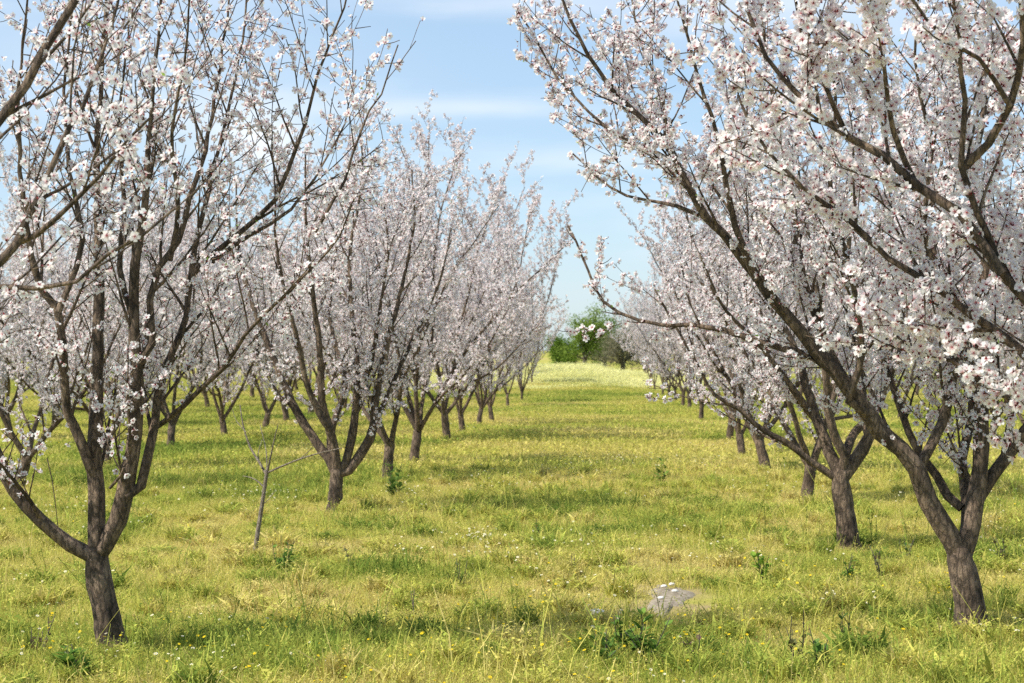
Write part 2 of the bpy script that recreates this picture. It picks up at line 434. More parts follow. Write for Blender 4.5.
l = traced(t, [(97, 556), (106, 545), (119, 521), (126, 493), (130, 470), (134, 433), (137, 400), (136, 364), (134, 314), (135, 263), (146, 205), (150, 120), (158, 40), (164, -40)], D, 15.5, 1.4, -.25)
traced(t, [(126, 497), (140, 487), (148, 454), (155, 425), (158, 395), (166, 368), (180, 335), (188, 300), (192, 269), (198, 235), (208, 190), (228, 110), (242, 40), (252, -40)], D, 8, 1.3, .55, -.05, tb=l)
traced(t, [(137, 366), (152, 345), (150, 300), (160, 268), (178, 241), (190, 200), (205, 150), (218, 80), (228, 5), (235, -60)], D, 7, 1.2, .2, -.1, tb=l)
l2 = traced(t, [(155, 428), (165, 420), (184, 406), (202, 388), (223, 369), (245, 335), (262, 318), (290, 290), (318, 262), (340, 235), (352, 205)], D, 5, 1.2, -.8, .2, tb=l)
traced(t, [(190, 278), (205, 260), (230, 240), (254, 221), (274, 200), (288, 170), (299, 143), (310, 108), (319, 74), (332, 37), (344, 8), (352, -30)], D, 5.2, 1.3, .2, .35, tb=l)
traced(t, [(212, 262), (250, 236), (291, 209), (323, 164), (344, 123), (356, 70)], D, 4, 1.0, .9, .35, tb=l)
traced(t, [(315, 232), (344, 180), (360, 131), (381, 94), (392, 62), (398, 45)], D, 3, 1.0, -.3, -.5, tb=l)
traced(t, [(134, 318), (120, 270), (124, 200), (118, 120), (128, 40), (130, -30)], D, 5, 1.2, .5, -.1, tb=l)
traced(t, [(170, 260), (178, 210), (172, 130), (186, 50), (190, -30)], D, 4.5, 1.2, -.7, 0, tb=l)
traced(t, [(47, 458), (52, 480), (55, 500), (58, 527)], D, .9, .6, -.2, -.15, tb=l, kids=False)
traced(t, [(110, 488), (122, 476), (124, 468)], D, 2.6, 2.0, -.2, -.1, tb=l, kids=False)
assemble('almond_tree', tuple(b), tr, t, label='nearest whole almond tree on the left, three thick limbs forking low above a curved trunk', category='tree', group=GL)

# ---- tree left of the frame whose branches reach in
D = 7.6; b = base_of(-195, D)
t = Tree(21, .55, .039); t.rk = .85; t.sec_len = .9; t.sec_gap = .22; t.upw = .4
fk = unproj(-200, 690, D)
tr = trunk_mesh([b - [0, 0, .1], b + [0, 0, .25], fk], [.11, .095, .09], t.rs)
traced(t, [(-200, 700), (-150, 470), (-90, 260), (-40, 175), (0, 120), (26, 84), (45, 52), (61, 26), (78, -5), (110, -70)], D, 15, 4.5, .3)
l = traced(t, [(-200, 700), (-165, 470), (-90, 330), (-40, 290), (0, 286), (40, 289), (75, 281), (108, 256), (140, 236), (174, 209)], D, 13, 1.6, -.4)
traced(t, [(-60, 305), (-20, 275), (0, 260), (16, 243), (28, 215), (55, 167), (69, 126), (82, 110), (103, 48), (118, 6), (124, -30)], D, 7, 1.6, .2, -.1, tb=l)
traced(t, [(14, 245), (58, 219), (97, 177), (129, 138), (150, 118)], D, 4.2, 1.5, -.3, .05, tb=l)
traced(t, [(-200, 700), (-190, 500), (-200, 300), (-180, 100), (-150, -50)], D, 13, 4, .7)
traced(t, [(-200, 700), (-260, 520), (-330, 300), (-370, 100), (-380, -100)], D, 13, 4, -.3)
assemble('almond_tree', tuple(b), tr, t, label='almond tree at the left border, only dark branches reaching into the upper corner', category='tree', group=GL)

# ---- third place of the left row (the second is the sapling)
D = 21.9; b = base_of(334, D)
t = Tree(31, 1.2, .041); t.rk = .80; t.sec_len = 1.2; t.upw = .5
tr = trunk_mesh([b - [0, 0, .1], unproj(335, 500, D), unproj(336, 485, D), unproj(337, 470, D)], [.09, .08, .076, .07], t.rs)
traced(t, [(336, 474), (328, 458), (314, 438), (296, 410), (282, 379), (266, 340), (250, 295), (238, 240), (236, 180)], D, 7, 1, .5)
l = traced(t, [(337, 472), (334, 450), (329, 424), (322, 400), (321, 368), (319, 340), (312, 285), (306, 220), (305, 150)], D, 6.5, 1, -.6)
traced(t, [(330, 430), (310, 395), (300, 350), (285, 290), (275, 230), (280, 160)], D, 4.5, 1, -.9, -.2, tb=l)
l = traced(t, [(338, 473), (346, 462), (352, 435), (356, 405), (357, 370), (352, 310), (350, 250), (362, 180), (360, 130)], D, 6, 1, .2)
traced(t, [(356, 400), (372, 360), (380, 310), (388, 250), (384, 200)], D, 4, 1, -.4, .05, tb=l)
l = traced(t, [(338, 474), (349, 471), (358, 457), (370, 438), (374, 415), (379, 380), (392, 325), (404, 275), (414, 220), (412, 170)], D, 6.5, 1, .3)
traced(t, [(372, 430), (392, 385), (418, 330), (440, 280), (452, 225)], D, 4, 1, .8, .1, tb=l)
traced(t, [(337, 472), (330, 440), (345, 380), (330, 320), (335, 260), (345, 190)], D, 5, 1, 1.4)
assemble('almond_tree', tuple(b), tr, t, label='blossoming almond tree just right of and behind the bare sapling', category='tree', group=GL)

# ---- first whole tree of the right row
D = 12.75; b = base_of(974, D)
t = Tree(41, 1.4, .043); t.sec_len = .86; t.sec_gap = .20; t.upw = .5; t.rk = .84
tr = trunk_mesh([b - [0, 0, .1], unproj(970, 605, D), unproj(965, 580, D), unproj(960, 560, D), unproj(960, 548, D)], [.104, .095, .092, .094, .07], t.rs)
l = traced(t, [(960, 556), (943, 527), (926, 500), (917, 469), (900, 450), (881, 433), (868, 414), (849, 388), (826, 362), (800, 330), (780, 308), (756, 278), (724, 236), (707, 219), (686, 180), (664, 142), (636, 112), (611, 89), (588, 54), (570, 18), (558, -15)], D, 13, 1.5, -.5)
traced(t, [(707, 219), (690, 190), (673, 160), (629, 141), (600, 122), (578, 100), (558, 79), (544, 55), (532, 33), (518, 12)], D, 3.6, 1.2, .5, -.25, tb=l)
t.sec_len = .30
traced(t, [(826, 362), (800, 352), (760, 342), (725, 330), (690, 324), (666, 325), (639, 319), (603, 303), (589, 270), (576, 242), (568, 226)], D, 4.5, 1.2, .6, -.15, tb=l)
t.sec_len = .86
traced(t, [(756, 280), (735, 225), (720, 150), (700, 80), (680, 10), (670, -40)], D, 4.5, 1.2, -.9, -.3, tb=l)
traced(t, [(700, 205), (672, 150), (660, 90), (640, 40), (632, 0)], D, 3.0, 1.0, -.1, -.3, tb=l)
traced(t, [(707, 219), (678, 206), (645, 199), (610, 188), (585, 165), (572, 153)], D, 3.0, 1.0, .4, -.25, tb=l)
traced(t, [(849, 388), (820, 330), (800, 260), (790, 180), (770, 90), (760, 0), (752, -50)], D, 6, 1.3, .6, -.1, tb=l)
traced(t, [(917, 470), (930, 447), (943, 424), (949, 395), (955, 356), (950, 300), (930, 240), (905, 160), (880, 70), (870, -20)], D, 6.5, 1.4, .3, -.05, tb=l)
traced(t, [(962, 508), (948, 496), (936, 476), (918, 452), (900, 410), (885, 360), (862, 300), (835, 240), (815, 180)], D, 6, 1.4, .9, .1, tb=l)
traced(t, [(868, 414), (850, 400), (862, 350), (850, 270), (830, 190), (835, 100), (820, 10)], D, 5, 1.3, -.9, -.15, tb=l)
l = traced(t, [(962, 556), (972, 522), (978, 485), (980, 446), (981, 404), (984, 372), (978, 320), (985, 250), (975, 170), (985, 90), (975, 0), (980, -60)], D, 12, 1.6, .2)
traced(t, [(977, 500), (994, 475), (1010, 452), (1026, 432), (1050, 400), (1072, 330), (1085, 240), (1090, 140)], D, 8.5, 1.5, .2, .05, tb=l)
traced(t, [(1004, 459), (1012, 415), (1026, 385), (1030, 320), (1022, 250), (1035, 160), (1030, 60)], D, 5, 1.3, -.5, .1, tb=l)
traced(t, [(981, 400), (965, 350), (940, 300), (925, 230), (930, 150), (915, 60), (920, -20)], D, 6, 1.3, -.5, .1, tb=l)
traced(t, [(964, 545), (968, 505), (962, 460), (972, 400), (945, 340), (960, 270), (940, 190), (955, 110)], D, 7, 1.4, 1.4)
assemble('almond_tree', tuple(b), tr, t, label='nearest whole almond tree on the right, thick grey trunk splitting into three limbs', category='tree', group=GR)

# ---- tree right of the frame whose branches reach in
D = 8.3; b = base_of(1195, D)
t = Tree(52, 1.75, .045); t.sec_len = .85; t.sec_gap = .14; t.rk = .85; t.upw = .3
tr = trunk_mesh([b - [0, 0, .1], b + [0, 0, .25], unproj(1190, 655, D)], [.12, .105, .10], t.rs)
traced(t, [(1190, 665), (1140, 540), (1085, 420), (1040, 366), (1014, 344), (969, 312), (946, 296), (914, 273), (888, 257), (866, 236), (846, 220), (815, 198), (803, 186), (768, 152), (748, 120), (738, 95)], D, 13, 1.6, .1)
l = traced(t, [(1190, 665), (1120, 470), (1060, 345), (1024, 302), (1001, 273), (988, 238), (979, 212), (963, 166), (964, 100), (961, 40), (950, -30)], D, 13, 2.0, -.5)
traced(t, [(963, 168), (989, 143), (1010, 106), (1022, 40), (1020, -30)], D, 6, 3, -.7, -.35, tb=l)
traced(t, [(1002, 274), (960, 215), (917, 186), (883, 156), (848, 137), (803, 99), (768, 57), (749, 11), (740, -40)], D, 6.5, 2.0, -.1, -.35, tb=l)
traced(t, [(917, 187), (894, 133), (886, 76), (875, 8), (872, -40)], D, 4.2, 2.0, -.6, -.2, tb=l)
traced(t, [(848, 138), (822, 80), (800, 30), (795, -30)], D, 3.5, 1.6, -.3, -.1, tb=l)
traced(t, [(1010, 106), (980, 60), (950, 45), (925, 20), (900, -20)], D, 3.5, 1.6, -.8, -.5, tb=l)
traced(t, [(1190, 665), (1150, 420), (1105, 240), (1070, 120), (1050, 20), (1040, -60)], D, 15, 4, .6)
traced(t, [(1085, 420), (1010, 400), (950, 360), (915, 350), (890, 330)], D, 5, 1.5, .3, 0, tb=l)
traced(t, [(1190, 665), (1215, 450), (1210, 250), (1190, 50)], D, 14, 4, -.2)
traced(t, [(1190, 665), (1270, 480), (1330, 260), (1350, 50)], D, 14, 4, .4)
assemble('almond_tree', tuple(b), tr, t, label='almond tree at the right border, close large blossoms filling the upper corner', category='tree', group=GR)

# ---- second whole tree of the right row
D = 18.2; b = base_of(850, D)
t = Tree(61, 1.6, .042); t.rk = .88; t.sec_len = 1.2; t.upw = .45
tr = trunk_mesh([b - [0, 0, .1], unproj(847, 528, D), unproj(844, 505, D), unproj(841, 482, D), unproj(841, 470, D)], [.102, .094, .088, .084, .065], t.rs)
traced(t, [(839, 480), (826, 472), (811, 462), (785, 441), (756, 425), (740, 409), (715, 395), (695, 360), (672, 320), (655, 290)], D, 4.5, 1, -.3)
l = traced(t, [(840, 478), (834, 462), (824, 440), (816, 420), (810, 398), (795, 350), (770, 300), (745, 240), (725, 190)], D, 7.5, 1.1, .5)
traced(t, [(816, 420), (790, 385), (755, 340), (725, 310), (700, 255)], D, 5, 1.1, -.4, .15, tb=l)
traced(t, [(841, 476), (845, 456), (836, 440), (830, 417), (827, 390), (822, 330), (812, 260), (800, 180), (796, 120)], D, 6, 1.1, -.7)
l = traced(t, [(843, 478), (852, 466), (862, 450), (869, 436), (866, 418), (860, 380), (852, 330), (846, 270), (855, 190), (850, 110)], D, 8, 1.1, .1)
traced(t, [(866, 425), (885, 390), (905, 330), (915, 260), (925, 200)], D, 5, 1.1, .8, .1, tb=l)
traced(t, [(842, 478), (850, 440), (880, 400), (890, 340), (880, 260), (890, 190)], D, 6, 1.1, 1.6)
assemble('almond_tree', tuple(b), tr, t, label='second whole almond tree of the right row, with a thin low branch stretching left', category='tree', group=GR)

# ---- sapling
D = 3621 / 210.0; b = base_of(255, D)
tb = Tubes()
def sap(pts, r0, r1, tb, off=0):
    n = len(pts); W = np.array([unproj(x, y, D + off * i / max(1, n - 1)) for i, (x, y) in enumerate(pts)])
    P = catmull(W, .06); tb.add(P, np.linspace(r0, r1, len(P)), 6)
root = bpy.data.objects.new('bare_sapling', None); COL.objects.link(root); root.location = tuple(b)
root['label'] = 'bare young sapling with thin pale stem and no blossom, in the left row'; root['category'] = 'sapling'; root['group'] = GL
sap([(254, 572), (256, 545), (262, 505), (266, 478), (267, 470)], .021, .014, tb)
tb.V = [v - b for v in tb.V]; obj('stem', tb.build('stem', M_SAP), root)
for pts, r, off in (([(266, 474), (258, 460), (250, 447), (243, 425), (240, 405)], .011, .2), ([(267, 474), (271, 455), (275, 436), (278, 425)], .009, -.2),
                    ([(267, 473), (280, 467), (300, 459), (320, 453), (342, 448)], .010, -.3), ([(263, 486), (256, 480), (249, 477), (243, 476)], .007, .3),
                    ([(262, 468), (258, 455), (262, 440)], .006, .3), ([(267, 470), (266, 450), (260, 425)], .006, .4), ([(300, 459), (310, 450), (316, 440)], .004, -.5),
                    ([(246, 432), (236, 420), (232, 408)], .004, .3), ([(262, 505), (270, 498), (276, 489)], .004, .2)):
    q = Tubes(); sap(pts, r, r * .4, q, off); q.V = [v - b for v in q.V]; obj('branch', q.build('branch', M_SAP), root)

# ---- general trees: six built once, then copied with their parts
protos = []
specs = [(101, 4.6, 1.35, (.05, .02), 4, 1.0), (102, 4.9, 1.25, (-.10, 0), 5, .9), (103, 4.4, 1.45, (.08, -.05), 4, 1.05), (104, 5.0, 1.3, (-.02, .06), 4, .85),
         (105, 4.3, 1.4, (.12, .02), 5, 1.0), (106, 4.7, 1.35, (-.06, -.06), 3, 1.0), (107, 4.2, 1.05, (.16, -.04), 3, 1.1), (108, 5.0, 1.5, (.03, .08), 5, .95)]
def make_proto(i):
    s = specs[i]; tb, t = generic_tree(s[0], s[1], s[2], s[3], s[4], s[5])
    return assemble('almond_tree', (0, 0, 0), tb, t, category='tree')
used = [False] * len(specs)
def copy_tree(root):
    r = root.copy(); COL.objects.link(r)
    for ch in root.children:
        c = ch.copy(); COL.objects.link(c); c.parent = r
    return r
rsP = np.random.RandomState(77)
def put(x, y, label, group, k=None, sz=None, rz=None, nar=1.0):
    k = rsP.randint(len(specs)) if k is None else k
    if not used[k]: protos.append((k, make_proto(k))); used[k] = True; r = dict(protos)[k]
    else: r = copy_tree(dict(protos)[k])
    s = sz or rsP.uniform(.9, 1.08)
    r.location = (x, y, float(terrain(x, y)) - .01); r.rotation_euler = (0, 0, rsP.uniform(0, 6.28) if rz is None else rz); r.scale = (s * nar, s * nar, s)
    r['label'] = label; r['group'] = group; r['category'] = 'tree'
    return r
ORD = ['zeroth', 'first', 'second', 'third', 'fourth', 'fifth', 'sixth', 'seventh', 'eighth', 'ninth', 'tenth', 'eleventh', 'twelfth', 'thirteenth', 'fourteenth', 'fifteenth', 'sixteenth']
left_px = [(386, 481), (413, 467), (447, 443), (463, 438), (478, 428), (492, 424), (508, 409), (522, 404), (532, 391)]
for i, (px, py) in enumerate(left_px):
    g = ground(px, py); put(g[0], g[1], 'almond tree in the left row, %s trunk beyond the bare sapling' % ORD[i + 2], GL, i % 8, [.93, 1.0, 1.08, .95, .92, .95, .86, .85, .8][i], nar=max(.66, 1 - .05 * i))
right_px = [(807, 502), (767, 476), (742, 456), (729, 442), (701, 423), (690, 411), (683, 408), (676, 404), (669, 400), (662, 397), (655, 393)]
for i, (px, py) in enumerate(right_px):
    g = ground(px, py); put(g[0], g[1], 'almond tree in the right row, %s whole trunk from the front' % ORD[i + 3], GR, (i + 3) % 8, [.95, 1.0, .95, 1.0, .92, .95, .9, .9, .85, .85, .8][i], nar=max(.66, 1 - .04 * i))
# rows further left and right
GLL = 'almond trees of the rows beyond the left row'; GRR = 'almond trees of the rows beyond the right row'
for px, py, lab in ((18, 492, 'blossoming almond tree at the left edge behind the first left trunk'), (108, 467, 'almond tree seen between the limbs of the nearest left tree'),
                    (170, 450, 'almond tree half hidden right of the nearest left tree, in the next row'), (225, 441, 'small almond tree in the next row, left of the bare sapling'),
                    (265, 432, 'almond tree in the next row, straight above the bare sapling')):
    g = ground(px, py); put(g[0], g[1], lab, GLL, sz=rsP.uniform(.8, .95))
for j, X in enumerate((-6.9, -11.2, -15.5, -19.8, -24.1)):
    y0 = 48 if j == 0 else max(-X / .285, 30) ; y = y0 + rsP.uniform(0, 3)
    while y < (108 if j < 3 else 96):
        put(X + rsP.uniform(-.35, .35), y, 'white blossoming almond tree in the rows beyond the left row', GLL); y += 5.2 + rsP.uniform(-.4, .4) + (1.5 if j > 1 else 0)
for j, X in enumerate((7.3, 12.2, 17.1)):
    y = max(X / .21, 30) + rsP.uniform(0, 3)
    while y < 105:
        put(X + rsP.uniform(-.35, .35), y, 'white blossoming almond tree in the rows beyond the right row', GRR); y += 5.2 + rsP.uniform(-.4, .4) + (1.5 if j > 0 else 0)
for y in (95, 101):
    put(-3.6, y, 'almond tree in the far end of the left row where trunks merge', GL, sz=.8, nar=.7); put(2.7, y + 1, 'almond tree in the far end of the right row where trunks merge', GR, sz=.8, nar=.7)

# ------------------------------------------------------------------ background green trees
def leafy(name, x, y, H, W, cols, seed, label, cat, n=9000, leaf=.11, low=.1):
    rs = np.random.RandomState(seed); z = float(terrain(x, y))
    root = bpy.data.objects.new(name, None); COL.objects.link(root); root.location = (x, y, z); root['label'] = label; root['category'] = cat
    tb = Tubes(); tips = []
    tb.add(np.array([(0, 0, -.1), (.05, 0, H * .2), (0, .05, H * .42)]), [.16, .13, .10], 8)
    for k in range(14):
        a = rs.rand() * 6.28; e = rs.uniform(.2, 1.35); L = rs.uniform(.55, 1.0)
        d = np.array([math.cos(a) * math.cos(e) * W * .5, math.sin(a) * math.cos(e) * W * .5, math.sin(e) * H * .62]) * L
        p0 = np.array([0, 0, H * rs.uniform(low, .42)]); P = catmull([p0, p0 + d * .5 + rs.normal(size=3) * .12, p0 + d], .3)
        tb.add(P, np.linspace(.06, .015, len(P)), 5); tips += [p0 + d * f for f in (.45, .7, .9, 1.0)]
    obj('trunk', tb.build('trunk', M_TRUNKBG), root)
    tips = np.array(tips); c = tips[rs.randint(len(tips), size=n)]; cl = rs.randint(6, size=n)
    pos = c + rs.normal(size=(n, 3)) * np.array([.28, .28, .24]) * (W / 3.0) ** .5; pos[:, 2] = np.abs(pos[:, 2])
    tint = vnoise(pos[:, 0] * 1.5 + seed, pos[:, 2] * 1.5)[:, None] * .6 + rs.rand(n, 1) * .4
    col = np.array(cols[0]) * (1 - tint) + np.array(cols[1]) * tint
    V, C, T = scatter((np.array([(0, -.5, 0), (.28, 0, .05), (0, .5, 0), (-.28, 0, .05)]), np.ones((4, 3)), np.array([(0, 1, 2), (0, 2, 3)])), pos, rs.normal(size=(n, 3)) + UP * .4, leaf * rs.uniform(.6, 1.3, n), rs, 0, cup=False)
    C = np.repeat(col, 4, 0)
    obj('crown', mesh_np('crown', V, [T], M_FOL, C), root)
def at(px, D): p = unproj(px, 350, D); return p[0], D
x, y = at(584, 122); leafy('green_tree', x, y, 3.9, 3.2, ((.11, .18, .03), (.26, .35, .07)), 1, 'bright green leafy tree at the far end of the grass lane', 'tree')
x, y = at(604, 130); leafy('green_tree', x, y, 4.0, 3.2, ((.09, .15, .03), (.18, .26, .06)), 2, 'darker green tree behind the bright green one at the lane end', 'tree')
x, y = at(622, 117); leafy('olive_shrub', x, y, 3.0, 3.4, ((.15, .15, .08), (.30, .28, .19)), 3, 'dull olive grey shrub at the lane end beside the right row', 'shrub', leaf=.09)
x, y = at(645, 124); leafy('olive_shrub', x, y, 3.5, 3.4, ((.16, .14, .10), (.32, .28, .21)), 4, 'brownish thin shrub behind the end of the right row', 'shrub', n=5000, leaf=.08)
x, y = at(562, 128); leafy('green_tree', x, y, 2.0, 2.4, ((.08, .15, .02), (.17, .27, .04)), 5, 'low green bush left of the bright green tree at the lane end', 'bush')

# ------------------------------------------------------------------ ground
PATCH = [(300, 645, 1.0, .22, .12), (400, 655, .6, .25, .15), (560, 655, .8, .3, .25), (640, 655, .5, .3, .35), (470, 640, .5, .15, .2), (60, 668, .8, .25, .2), (350, 672, 1.5, .2, .2), (700, 668, 1.0, .25, .25), (900, 665, .8, .25, .15), (40, 540, 1.0, .5, .25), (290, 565, .5, .35, .14), (130, 560, .5, .4, .2),
         (500, 468, 1.8, 1.3, .18), (450, 510, .8, .6, .2), (560, 505, 1.4, .8, .1), (390, 496, .5, .5, .3), (540, 535, .7, .5, .25), (690, 490, .9, .9, .3), (800, 660, .7, .25, .25), (930, 515, 1.6, .8, .35), (1000, 590, .6, .4, .2),
         (360, 592, 2, .35, -.22), (450, 612, 1.6, .22, -.2), (700, 560, 1.4, .7, -.22), (760, 530, 1.2, .8, -.2), (560, 590, 1.5, .5, -.15), (180, 600, 1.0, .4, -.22), (20, 615, .8, .3, -.2), (760, 610, 1.0, .4, -.18), (620, 430, 1.5, 4, .1)]
PATCH = [(*ground(a, b_), c, d, e) for a, b_, c, d, e in PATCH]  # greener and drier spots; some green ones also paint tree shade into the tint
def tint(x, y):
    x = np.asarray(x, float); y = np.asarray(y, float)
    v = .20 + .70 * (vnoise(x * .55 + 3, y * .50 + 1) - .5) + .6 * (vnoise(x * 1.9 + 31, y * 1.5 + 11) - .5) + .45 * (vnoise(x * 5 + 3, y * 4 + 1) - .5) + .25 * (vnoise(x * .12, y * .08 + 50) - .5)
    v = v + .12 * sstep(18, 40, y)
    for px, py, sx, sy, a in PATCH: v = v + a * np.exp(-((x - px) / sx) ** 2 - ((y - py) / sy) ** 2)
    return v
ys = np.concatenate([np.arange(-6, 30, .35), np.arange(30, 140, 1.2), np.geomspace(142, 5000, 28)])
u = np.linspace(-1, 1, 121); us = np.sign(u) * np.abs(u) ** 1.5
Xg = us[None, :] * (26 + np.clip(ys[:, None], 0, 200) * .25 + np.clip(ys[:, None] - 140, 0, 1e5) * 1.2); Yg = np.repeat(ys[:, None], 121, 1)
V = np.stack([Xg, Yg, terrain(Xg, Yg)], -1).reshape(-1, 3)
i, j = np.meshgrid(np.arange(len(ys) - 1), np.arange(120), indexing='ij'); q = (i * 121 + j).ravel()
g = obj('ground', mesh_np('ground', V, [np.stack([q, q + 1, q + 122, q + 121], -1)], M_GROUND, smooth=True, extra={'tint': tint(V[:, 0], V[:, 1])}))
g['kind'] = 'structure'

# ------------------------------------------------------------------ grass (geometry nodes, instanced patches)
def blade_patch(name, seed, n, size, h0, h1, w, mat, bits=.8, broad=0.0):
    rs = np.random.RandomState(seed)
    r = size * np.sqrt(rs.rand(n)); a = rs.rand(n) * 6.283
    cx = r * np.cos(a); cy = r * np.sin(a)
    cl = vnoise(cx / size * 3 + seed, cy / size * 3)
    h = (h0 + (h1 - h0) * rs.rand(n) ** 2.0) * (.7 + .6 * cl); ww = w * rs.uniform(.6, 1.5, n) * (1 + broad * (rs.rand(n) < .3) * 2.5)
    az = rs.rand(n) * 6.283; dx, dy = np.cos(az), np.sin(az); bend = rs.uniform(.1, 1.3, n) * h
    ba = rs.rand(n) * 6.283; bx, by = np.cos(ba) * bend, np.sin(ba) * bend
    z = np.zeros(n)
    V = np.stack([np.stack([cx - dx * ww / 2, cy - dy * ww / 2, z - .02], -1), np.stack([cx + dx * ww / 2, cy + dy * ww / 2, z - .02], -1),
                  np.stack([cx + bx * .35 - dx * ww * .45, cy + by * .35 - dy * ww * .45, h * .6], -1), np.stack([cx + bx * .35 + dx * ww * .45, cy + by * .35 + dy * ww * .45, h * .6], -1),
                  np.stack([cx + bx, cy + by, h], -1)], 1)
    T = np.array([(0, 1, 3), (0, 3, 2), (2, 3, 4)])[None] + (np.arange(n) * 5)[:, None, None]
    c = np.zeros((n, 5, 3)); c[:, :, 0] = rs.rand(n)[:, None]; c[:, :, 1] = rs.rand(n)[:, None]
    m = int(n * bits); r = size * np.sqrt(rs.rand(m)); a = rs.rand(m) * 6.283       # small round leaves of clover and rosettes
    pos = np.stack([r * np.cos(a), r * np.sin(a), np.abs(rs.normal(size=m)) * h1 * .35], -1)
    v2, c2, t2 = scatter((np.array([(0, -.5, 0), (.3, 0, .08), (0, .5, 0), (-.3, 0, .08)]), np.ones((4, 3)), np.array([(0, 1, 2), (0, 2, 3)])), pos, rs.normal(size=(m, 3)) * .6 + UP, w * 4 * rs.uniform(.5, 1.6, m), rs, 0, cup=False)
    c2 = np.repeat(np.stack([.55 + .45 * rs.rand(m), rs.rand(m), np.zeros(m)], -1), 4, 0)
    me = mesh_np(name, np.concatenate([V.reshape(-1, 3), v2]), [np.concatenate([T.reshape(-1, 3), t2 + n * 5])], mat, np.concatenate([c.reshape(-1, 3), c2]))
    return bpy.data.objects.new(name, me)

def stem_patch(name, seed, n, size, mat):
    rs = np.random.RandomState(seed); tb = []; V = []; T = []; C = []; o = 0
    for k in range(n):
        r = size * math.sqrt(rs.rand()); a = rs.rand() * 6.283; h = rs.uniform(.12, .34); l = rs.normal(size=2) * .25 * h; w = .0022; az = rs.rand() * 3.14
        p = [np.array([r * math.cos(a) + l[0] * f * f, r * math.sin(a) + l[1] * f * f, h * f]) for f in (0, .5, 1)]; d = np.array([math.cos(az), math.sin(az), 0]) * w
        V += [p[0] - d, p[0] + d, p[1] - d, p[1] + d, p[2] - d * .7, p[2] + d * .7]; T += [(o, o + 1, o + 3), (o, o + 3, o + 2), (o + 2, o + 3, o + 5), (o + 2, o + 5, o + 4)]; c = (rs.rand() * .8, rs.rand(), 0); C += [c] * 6; o += 6
        for m in range(rs.randint(4, 12)):                # small leaves and seed heads
            f = rs.uniform(.3, 1.02); q = np.array([p[0][0] + l[0] * f * f, p[0][1] + l[1] * f * f, h * f]); e = nz(rs.normal(size=3)) * rs.uniform(.006, .02); g = nz(np.cross(e, rs.normal(size=3))) * .004
            V += [q, q + e * .5 + g, q + e, q + e * .5 - g]; T += [(o, o + 1, o + 2), (o, o + 2, o + 3)]; C += [c] * 4; o += 4
    return bpy.data.objects.new(name, mesh_np(name, np.array(V), [np.array(T)], mat, np.array(C)))

def scatter_nodes(o, col, pick=True):
    ng = bpy.data.node_groups.new('scatter', 'GeometryNodeTree')
    ng.interface.new_socket('Geometry', in_out='INPUT', socket_type='NodeSocketGeometry')
    ng.interface.new_socket('Geometry', in_out='OUTPUT', socket_type='NodeSocketGeometry')
    L = ng.links; gi = ng.nodes.new('NodeGroupInput'); go = ng.nodes.new('NodeGroupOutput')
    ci = ng.nodes.new('GeometryNodeCollectionInfo'); ci.inputs['Collection'].default_value = col
    ci.inputs['Separate Children'].default_value = True; ci.inputs['Reset Children'].default_value = True
    ip = ng.nodes.new('GeometryNodeInstanceOnPoints'); ip.inputs['Pick Instance'].default_value = True
    def na(nm, ty):
        n = ng.nodes.new('GeometryNodeInputNamedAttribute'); n.data_type = ty; n.inputs['Name'].default_value = nm; return n.outputs[0]
    L.new(gi.outputs[0], ip.inputs['Points']); L.new(ci.outputs[0], ip.inputs['Instance'])
    L.new(na('idx', 'INT'), ip.inputs['Instance Index']); L.new(na('rot', 'FLOAT_VECTOR'), ip.inputs['Rotation']); L.new(na('scl', 'FLOAT_VECTOR'), ip.inputs['Scale'])
    L.new(ip.outputs[0], go.inputs[0])
    m = o.modifiers.new('scatter', 'NODES'); m.node_group = ng

def point_obj(name, x, y, idx, sc_, tn, rs, label, cat):
    n = len(x); me = bpy.data.meshes.new(name); me.vertices.add(n)
    me.vertices.foreach_set('co', np.stack([x, y, terrain(x, y)], -1).astype(np.float32).ravel())
    a = me.attributes.new('idx', 'INT', 'POINT'); a.data.foreach_set('value', idx.astype(np.int32))
    a = me.attributes.new('rot', 'FLOAT_VECTOR', 'POINT'); r = np.zeros((n, 3), np.float32); r[:, 2] = rs.rand(n) * 6.283; a.data.foreach_set('vector', r.ravel())
    a = me.attributes.new('scl', 'FLOAT_VECTOR', 'POINT'); a.data.foreach_set('vector', sc_.astype(np.float32).ravel())
    a = me.attributes.new('tint', 'FLOAT', 'POINT'); a.data.foreach_set('value', tn.astype(np.float32))
    return obj(name, me, label=label, category=cat, kind='stuff')

def jgrid(y0, y1, step, rs, ml=-.31, mr=.24, pad=1.0):
    X = []; Y = []
    y = y0
    while y < y1:
        x = np.arange(ml * y - pad, mr * y + pad, step); X.append(x + rs.uniform(-.5, .5, len(x)) * step); Y.append(y + rs.uniform(-.5, .5, len(x)) * step); y += step
    return np.concatenate(X), np.concatenate(Y)
def keep_soil(x, y):
    s = ground(668, 599); return ((x - s[0]) / .32) ** 2 + ((y - s[1]) / 1.0) ** 2 > 1

